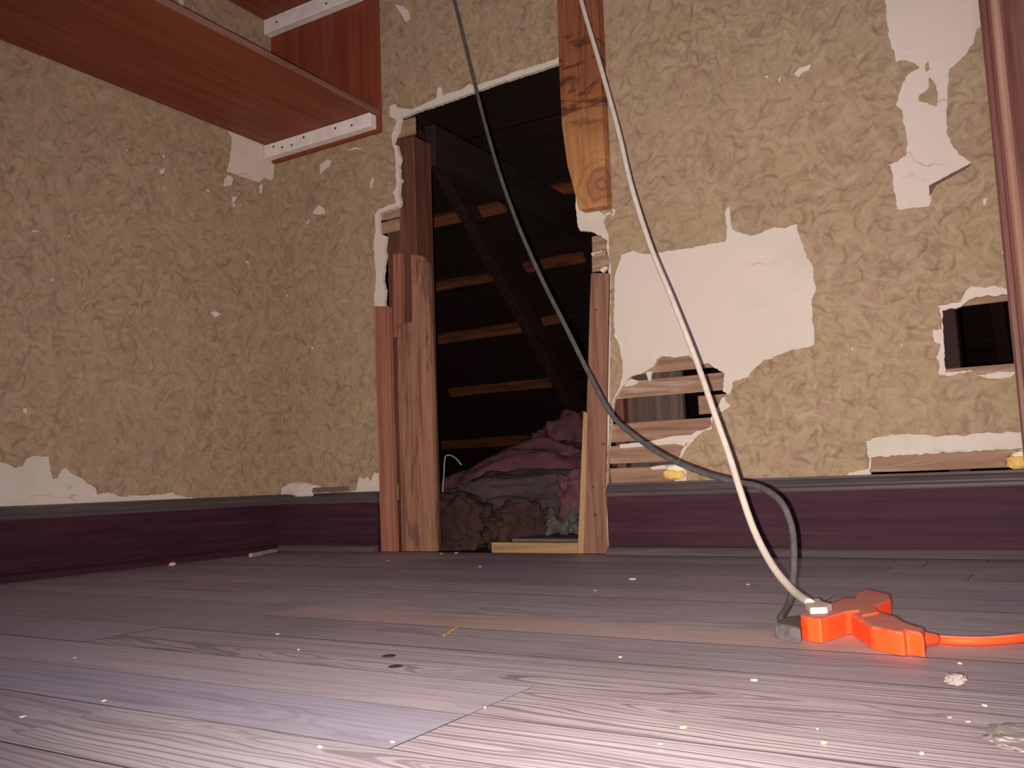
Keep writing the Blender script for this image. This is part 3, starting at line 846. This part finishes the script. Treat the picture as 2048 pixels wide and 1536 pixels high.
# ------------------------------------------------------------------ closet shelf
sh = empty('closet_shelf', (0.24, -0.5, 1.34))
tag(sh, 'red-brown plywood closet shelf on white cleats high in left corner', 'shelf')
YS = -2.6


def ply(name, lo, hi, mat, edge=None, parent=sh):
    o = bm_obj(name, box(lo, hi, 0.001), mat, parent)
    return o


ply('side_panel', (0.0045, -0.0175, 1.328), (0.486, -0.0045, 2.34), M_PLYV)
s1 = ply('shelf_board', (0.0045, YS, 1.383), (0.480, -0.018, 1.397), M_PLY)
bm_obj('front_lipping', box((0.4805, YS, 1.381), (0.488, -0.018, 1.399), 0.001), M_PLYEDGE, s1)
s2 = ply('shelf_board', (0.0045, YS, 1.838), (0.40, -0.018, 1.852), M_PLY)
bm_obj('front_lipping', box((0.4005, YS, 1.836), (0.408, -0.018, 1.854), 0.001), M_PLYEDGE, s2)
for (z0, z1, x1, nails) in [(1.337, 1.3825, 0.474, [0.05, 0.09, 0.135, 0.19, 0.33, 0.40]), (1.785, 1.8375, 0.43, [0.07, 0.3])]:
    cl = bm_obj('cleat', prism([(0.0045, -0.052, z0), (x1, -0.052, z0), (x1, -0.052, z1), (0.0045, -0.052, z1)], (0, 0.034, 0), 0.002, rough=0.0007, cuts=3), M_CLEAT, sh)
    for nx in nails:
        bm = bmesh.new()
        bmesh.ops.create_cone(bm, cap_ends=True, segments=8, radius1=0.0042, radius2=0.0036, depth=0.002, matrix=Matrix.Translation((nx, -0.0535, z0 + 0.022 + 0.008 * math.sin(nx * 40))) @ Matrix.Rotation(math.pi / 2, 4, 'X'))
        bm_obj('nail_head', bm, M_NAIL, cl)

# ------------------------------------------------------------------ the attic behind the opening
RA, RS = 2.4, 0.85                                 # roof underside: z = RA - RS * y
rl = math.hypot(1, RS)
rn = Vector((0, -RS / rl, -1 / rl))                # underside normal, into the attic


def roofp(x, y, h=0.0):
    return Vector((x, y, RA - RS * y)) + rn * h


def roof_slab(x0, x1, y0, y1, h0, h1, bev=0.002, **k):
    return prism([roofp(x0, y0, h1), roofp(x1, y0, h1), roofp(x1, y1, h1), roofp(x0, y1, h1)], -rn * (h1 - h0), bev, **k)


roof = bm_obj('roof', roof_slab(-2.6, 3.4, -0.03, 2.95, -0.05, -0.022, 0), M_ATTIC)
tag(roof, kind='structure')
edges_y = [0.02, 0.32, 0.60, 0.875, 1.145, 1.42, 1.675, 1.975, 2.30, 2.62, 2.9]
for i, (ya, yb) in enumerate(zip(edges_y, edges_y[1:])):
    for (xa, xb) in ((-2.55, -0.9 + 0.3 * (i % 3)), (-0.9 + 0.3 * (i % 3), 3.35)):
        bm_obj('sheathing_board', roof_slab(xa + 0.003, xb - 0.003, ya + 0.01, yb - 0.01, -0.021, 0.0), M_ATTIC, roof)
battens = [(1.13, 0.34, 0.62), (1.145, -0.72, 0.245), (1.42, -0.80, 0.05), (1.405, 0.19, 0.50), (1.675, -0.95, 0.01), (1.66, 0.13, 0.24), (1.975, -0.66, -0.01), (2.30, -1.15, -0.33)]
for i, (y, x0, x1) in enumerate(battens):
    w = 0.019 + 0.003 * math.sin(i * 2.1)
    bm_obj('batten', roof_slab(x0, x1, y - w, y + w, 0.0005, 0.022, 0.001, rough=0.006, cuts=5, seed=i), M_BATTEN, roof)
for xr in (-0.55, 0.10, 0.78, 1.45, 2.1):
    pts = [roofp(xr - 0.025, 0.05, 0.125), roofp(xr + 0.025, 0.05, 0.125), roofp(xr + 0.025, 2.6, 0.125), roofp(xr - 0.025, 2.6, 0.125)]
    if xr == 0.10:
        bm_obj('rafter', prism(pts, -rn * 0.10, 0.003, rough=0.003, cuts=5), M_ATTICY, roof)
    elif xr > 1:
        bm_obj('rafter', prism(pts, -rn * 0.10, 0.003), M_ATTICY, roof)
# tie running level from the knee wall to the roof
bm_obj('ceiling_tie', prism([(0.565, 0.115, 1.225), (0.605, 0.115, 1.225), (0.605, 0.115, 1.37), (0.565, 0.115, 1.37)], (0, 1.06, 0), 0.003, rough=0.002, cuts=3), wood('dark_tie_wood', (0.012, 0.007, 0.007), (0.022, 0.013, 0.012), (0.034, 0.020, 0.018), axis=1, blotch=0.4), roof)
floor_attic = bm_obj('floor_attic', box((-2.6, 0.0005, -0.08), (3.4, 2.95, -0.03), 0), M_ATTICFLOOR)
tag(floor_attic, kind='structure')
wk = bm_obj('wall_knee_added_unseen', box((-2.6, 0.0, -0.03), (-0.0215, 0.02, 2.36), 0), M_ATTIC)  # unseen extension, added to keep ambient light out of the attic
tag(wk, kind='structure')
for nm, x in (('wall_attic_added_unseen_left', -2.62), ('wall_attic_added_unseen_right', 3.3)):  # unseen end walls, added to seal the attic from ambient light
    o = bm_obj(nm, prism([(x, 0.0005, -0.03), (x, 2.85, -0.03), (x, 0.0005, 2.36)], (0.02, 0, 0), 0), M_ATTIC)
    tag(o, kind='structure')

# tan joist end and grey board in the doorway
o = bm_obj('joist', box((0.76, 0.13, -0.03), (1.32, 0.17, 0.019), 0.002), M_TANX)
tag(o, 'pale tan joist lying across the foot of the opening', 'joist')
o = bm_obj('floor_panel', box((0.80, 0.185, -0.03), (1.34, 0.62, 0.026), 0.002), plain('grey_dusty_board', (0.17, 0.13, 0.125), 0.9, 0.25, 12))
tag(o, 'flat grey board on attic floor behind the tan joist', 'board')


def batt(name, px, y, size, mat, label, amp, seed, rot=0.0, freq=2.5, flat=-0.028, sub=5, tilt=0.0):
    c = back(*px, y)
    o = bm_obj(name, blob(c, size, amp, freq, sub, seed, flat, rot, tilt), mat, None, True)
    return tag(o, label, 'insulation')


batt('insulation_batt', (1040, 985), 0.98, (0.46, 0.17, 0.20), M_INS_PINK, 'pink fibreglass batt humped in a ridge at middle of attic pile', 0.22, 1, 0.1, 1.8, tilt=0.42)
batt('insulation_batt', (1150, 950), 1.38, (0.20, 0.17, 0.27), M_INS_PINK, 'pink fibreglass batt peaking behind the ridge near right jamb', 0.30, 2, 0.0, 2.0)
batt('insulation_batt', (1060, 1035), 0.68, (0.34, 0.115, 0.16), M_INS_GREY, 'grey-faced insulation batt slumped in front of the pink ridge', 0.22, 3, 0.05, 2.0)
batt('insulation_batt', (912, 1050), 0.42, (0.125, 0.085, 0.10), M_INS_RED, 'rust-brown insulation wad beside the left jamb plank', 0.30, 4, 0.0, 2.4)
batt('insulation_batt', (1040, 1062), 0.40, (0.105, 0.07, 0.085), M_INS_RED, 'small ragged insulation wad in front of the grey batt', 0.40, 5, 0.0, 3.0)
batt('insulation_batt', (1164, 1010), 0.47, (0.07, 0.06, 0.10), M_INS_PINK, 'pink insulation wad tucked against the right jamb post', 0.35, 6, 0.0, 2.4)
# crumpled facing paper, made of folded sheets
bm = bmesh.new()
pc = back(1124, 1046, 0.30)
gv = []
for i in range(15):
    for j in range(12):
        u, w = i / 14 - 0.5, j / 11
        q = Vector((u * 5, w * 4, 2.0))
        d = noise.cell_vector(q) * 0.007 + noise.noise_vector(q * 1.3) * 0.022
        gv.append(bm.verts.new(Vector((pc.x + u * 0.125, pc.y + w * 0.03, 0.030 + w * (0.060 + 0.02 * math.sin(u * 9)))) + d))
for v in gv:
    v.co.z = max(v.co.z, 0.0275)
for i in range(14):
    for j in range(11):
        k = i * 12 + j
        bm.faces.new((gv[k], gv[k + 12], gv[k + 13], gv[k + 1]))
bmesh.ops.solidify(bm, geom=bm.faces[:], thickness=0.0012)
tag(bm_obj('crumpled_paper', bm, M_FOILP), 'crumpled whitish paper scrap by the right jamb in attic', 'paper')
bm = tube([back(886, 1015, 0.46), back(886, 975, 0.455), back(888, 948, 0.45), back(889, 925, 0.45), back(892, 912, 0.45), back(902, 911, 0.45), back(914, 919, 0.45), back(923, 930, 0.46)], 0.0022, 6, 5)
tag(bm_obj('bent_wire', bm, plain('bare_wire', (0.45, 0.45, 0.48), 0.4, 0.2)), 'thin bent pale wire beside the left jamb in attic', 'wire')

# ------------------------------------------------------------------ extension cord block
ZTOP = 0.027
ext = empty('extension_cord', flo(1700, 1270, 0))
tag(ext, 'orange three-outlet extension cord end lying on the floorboards', 'extension cord')


def slab(name, px, z0, z1, mat, parent, bev=0.004, ztop=ZTOP):
    pts = [flo(*p, ztop) for p in px]
    pts = [Vector((p.x, p.y, z0)) for p in pts]
    bm = prism(pts, (0, 0, z1 - z0), 0)
    es = [e for e in bm.edges if all(abs(v.co.z - z1) < 1e-6 for v in e.verts)] + [e for e in bm.edges if abs(e.verts[0].co.z - e.verts[1].co.z) > 0.001]
    bmesh.ops.bevel(bm, geom=es, offset=bev, segments=3, affect='EDGES', profile=0.6)
    return bm_obj(name, bm, mat, parent)


body_px = [(1600, 1231), (1612, 1236), (1640, 1240), (1656, 1236), (1690, 1225), (1716, 1222), (1724, 1232), (1760, 1225), (1752, 1214), (1782, 1200), (1780, 1190), (1734, 1179), (1712, 1186), (1707, 1198), (1688, 1197), (1668, 1205), (1622, 1215)]
blk = slab('outlet_block', body_px, 0.0012, ZTOP + 0.001, M_ORANGE, ext, 0.0035)
neck_px = [(1700, 1224), (1719, 1236), (1740, 1250), (1786, 1259), (1806, 1262), (1812, 1258), (1846, 1264), (1849, 1252), (1812, 1241), (1796, 1230), (1762, 1219), (1730, 1213)]
slab('cord_body', neck_px, 0.0011, ZTOP - 0.0015, M_ORANGE, ext, 0.006)
c0 = flo(1842, 1277, 0.012)
cab = [c0, flo(1870, 1278, 0.006), flo(1910, 1281, 0.006), flo(1960, 1282, 0.006), flo(2010, 1279, 0.006), flo(2048, 1275, 0.006), flo(2110, 1266, 0.006), flo(2190, 1255, 0.006), flo(2300, 1250, 0.006)]
bm_obj('cable', tube(cab, 0.0052), M_ORANGE, ext, True)
bm_obj('strain_relief', tube([flo(1832, 1274, 0.013), flo(1852, 1277, 0.010), flo(1872, 1278, 0.0075)], 0.0085, 12, 5, 0.0058), M_ORANGE, ext, True)

# ------------------------------------------------------------------ white cord
wc = empty('white_cord', flo(1640, 1225, ZTOP))
tag(wc, 'off-white power cord hanging from above, plugged into orange outlet block', 'power cord')
wp = flo(1622, 1208, ZTOP + 0.007)
wpts = [(1150, -60, -0.22), (1162, 0, -0.26), (1200, 130, -0.32), (1236, 260, -0.38), (1262, 370, -0.43), (1300, 490, -0.49), (1345, 600, -0.55), (1392, 720, -0.61), (1430, 830, -0.67), (1458, 910, -0.71), (1480, 980, -0.75), (1508, 1060, -0.80), (1544, 1130, -0.86), (1585, 1180, -0.93)]
wpath = [back(x, y, v) for x, y, v in wpts] + [wp]
bm_obj('cable', tube(wpath, 0.0056), M_WHITECORD, wc, True)
pl = slab('plug', [(1610, 1207), (1620, 1217), (1654, 1216), (1664, 1209), (1645, 1204), (1638, 1197), (1626, 1199)], ZTOP + 0.0015, ZTOP + 0.009, M_WHITECORD, wc, 0.0025, ZTOP + 0.008)

# ------------------------------------------------------------------ black cord
bc = empty('black_cord', flo(1575, 1260, 0))
tag(bc, 'dark grey power cord swooping down from the wall to the floor', 'power cord')
bp = flo(1556, 1243, 0.014)
bpts = [(886, -60, -0.10), (908, 0, -0.12), (928, 80, -0.15), (950, 170, -0.19), (974, 262, -0.22), (1000, 350, -0.26), (1036, 450, -0.30), (1082, 555, -0.35), (1132, 655, -0.41), (1178, 748, -0.46), (1222, 828, -0.51), (1270, 873, -0.55), (1332, 914, -0.60), (1400, 944, -0.64), (1462, 962, -0.68), (1518, 974, -0.73), (1560, 1002, -0.77), (1582, 1048, -0.80), (1588, 1100, -0.83), (1586, 1160, -0.865), (1579, 1205, -0.905)]
bpath = [back(x, y, v) for x, y, v in bpts] + [flo(1562, 1236, 0.016), flo(1566, 1246, 0.014)]
bm_obj('cable', tube(bpath, 0.0050), M_BLACKCORD, bc, True)
slab('plug', [(1548, 1242), (1556, 1234), (1575, 1230), (1603, 1227), (1603, 1240), (1600, 1252), (1586, 1250), (1562, 1245)], 0.0012, 0.019, M_BLACKPLUG, bc, 0.005, 0.021)


# ------------------------------------------------------------------ crumbs, flakes, foam
def chip(px, size, mat, label, name='plaster_chip', cat='debris', group='light crumbs scattered on the floorboards', hgt=0.35, seed=0):
    p = flo(*px, 0.0015)
    r = random.Random(seed)
    bm = bmesh.new()
    bmesh.ops.create_icosphere(bm, subdivisions=1, radius=1)
    ang = r.uniform(0, 3.1)
    R = Matrix.Rotation(ang, 3, 'Z')
    for v in bm.verts:
        q = Vector((v.co.x * size, v.co.y * size * r.uniform(0.55, 0.8), v.co.z * size * hgt)) * r.uniform(0.7, 1.15)
        v.co = R @ q + p + Vector((0, 0, size * hgt * 0.6))
        v.co.z = max(v.co.z, 0.0012)
    o = bm_obj(name, bm, mat)
    tag(o, label, cat, group)


chip((1264, 1160), 0.0085, M_CHIP, 'largest white plaster crumb on bare floor right of the opening', seed=1)
pf = flo(1912, 1368, 0.0015)
tag(bm_obj('dust_fluff', blob(pf + Vector((0, 0, 0.004)), (0.0085, 0.0075, 0.0045), 0.4, 2.5, 4, 2, 0.0012), M_FLUFF), 'pale dust fluff on floorboards below the orange cord', 'debris')
pf = flo(2042, 1480, 0.0015)
tag(bm_obj('dust_fluff', blob(pf + Vector((0, 0, 0.002)), (0.020, 0.030, 0.0035), 0.4, 2.2, 4, 3, 0.0012), M_FLUFF), 'large flat dusty fluff clump at lower right edge of floor', 'debris')
chip((345, 1132), 0.011, M_CHIPP, 'pinkish plaster crumb beside the left baseboard', seed=4, hgt=0.6)
chip((1510, 1361), 0.006, M_CHIP, 'thin white flake on boldly grained board below the outlet block', seed=5, hgt=0.2)
chip((45, 1434), 0.006, M_CHIP, 'white flake on floor at far lower left', seed=6, hgt=0.2)
chip((1937, 1445), 0.0035, M_CHIP, 'small bright white crumb near lower right of floor', seed=7)
crumbs = [
    (1190, 1182, .004, 'thin pale crumb left of the largest white crumb'), (1497, 1170, .0045, 'small pale crumb left of the white cord near its plug'),
    (785, 1485, .0028, 'tiny white crumb at the corner of the grey floorboard end'), (640, 1496, .004, 'white crumb along seam at bottom edge left of the grey board end'),
    (208, 1403, .0035, 'pale crumb on left floorboards above the far left flake'), (555, 1269, .0035, 'pale crumb on floorboards left of the two nail dents'),
    (1240, 1315, .0035, 'pale crumb on board seam left of the outlet block'), (1970, 1412, .0035, 'pale crumb right of the dust fluff'),
    (1320, 1489, .003, 'pale crumb at bottom edge between the two yellow flakes'), (1635, 1459, .0025, 'tiny pale crumb just above the right yellow flake'),
    (1845, 1508, .0035, 'pale crumb at bottom edge below the bright white crumb'), (775, 1122, .0055, 'pale crumb at the foot of the proud strip'),
    (883, 1108, .006, 'pale crumb at the foot of the wide jamb plank'), (960, 1134, .005, 'pale crumb on floor before the middle of the opening'),
    (597, 1300, .0025, 'tiny pale crumb just left of the two nail dents'), (150, 1316, .0025, 'tiny pale crumb on the left floorboards'),
    (1900, 1436, .0025, 'tiny pale crumb just left of the bright white crumb'), (970, 1416, .0025, 'tiny pale crumb above the grey floorboard end')]
for i, (x, y, sz, lab) in enumerate(crumbs):
    chip((x, y), sz, M_CHIP, lab, seed=20 + i)
for i, (x, y, sz, lab) in enumerate([(1367, 1456, .0035, 'yellow paint flake left of centre near bottom of floor'), (1647, 1487, .004, 'yellow paint flake near bottom edge below the outlet block'), (1920, 1328, .003, 'yellow paint flake just below the orange cable'), (913, 1107, .007, 'yellow paint flake at the threshold of the opening')]):
    chip((x, y), sz, M_CHIPY, lab, 'paint_flake', group='yellow flakes on the floorboards', seed=60 + i)
# dents left by nails in a board near the middle
for i, (x, y) in enumerate([(778, 1313), (791, 1334)]):
    p = flo(x, y, 0.0)
    bm = bmesh.new()
    bmesh.ops.create_cone(bm, cap_ends=True, segments=14, radius1=0.0085, radius2=0.007, depth=0.0006, matrix=Matrix.Translation((p.x, p.y, 0.0010)))
    o = bm_obj('nail_dent', bm, M_DENT, floor)
# foam beads squeezed out over the baseboard
for i, (px, sz, lab) in enumerate([((1347, 943), 0.030, 'yellow foam lump on baseboard cap below the lath hole'), ((2044, 918), 0.032, 'yellow foam lump on baseboard cap at right edge')]):
    c = back(*px, -0.004)
    root = empty('foam_lump', (c.x, c.y, c.z - 0.012))
    tag(root, lab, 'foam')
    bm_obj('foam_core', blob(c + Vector((0, 0.0, -0.006)), (sz, 0.014, 0.014), 0.3, 3, 3, 30 + i, 0.1856), M_FOAM, root, True)
    bm_obj('foam_skin', blob(c + Vector((0.006, 0.002, 0.008)), (sz * 0.85, 0.012, 0.010), 0.3, 3, 3, 40 + i), M_FOAMW, root, True)
# rubble resting on the baseboard left of the opening
c = back(605, 982, -0.008)
tag(bm_obj('plaster_chunk', blob(c, (0.055, 0.010, 0.026), 0.35, 3, 3, 51), M_PLASTER), 'loose whitish plaster chunk leaning on baseboard left of opening', 'plaster')
a, b = back(600, 1000, -0.016), back(694, 993, -0.016)
tag(bm_obj('wood_scrap', prism([(a.x, -0.014, 0.186), (b.x, -0.014, 0.190), (b.x, -0.014, 0.204), (a.x, -0.014, 0.203)], (0, 0.011, 0), 0.001, rough=0.002, cuts=3), M_SPLINT), 'grey splinter of wood lying on baseboard left of opening', 'wood scrap')
a, b = flo(505, 1113, 0.004), flo(556, 1103, 0.004)
d = (b - a)
d.z = 0
nn = Vector((-d.y, d.x, 0)).normalized() * 0.012
tag(bm_obj('plaster_shard', prism([Vector((a.x, a.y, 0.0015)), Vector((b.x, b.y, 0.0015)), Vector((b.x, b.y, 0.0015)) + nn, Vector((a.x, a.y, 0.0015)) + nn], (0, 0, 0.012), 0.002, rough=0.003, cuts=2), plain('grey_plaster', (0.34, 0.29, 0.27), 0.9, 0.2)), 'grey plaster shard on floor in the room corner', 'plaster')
a, b = flo(885, 1275, 0.0), flo(912, 1257, 0.0)
tag(bm_obj('wood_splinter', prism([Vector((a.x, a.y, 0.0015)), Vector((b.x, b.y, 0.0015)), Vector((b.x + 0.004, b.y, 0.0015)), Vector((a.x + 0.006, a.y - 0.004, 0.0015))], (0, 0, 0.003), 0.0005), M_TAN), 'tan splinter on floorboards in front of the opening', 'wood scrap')
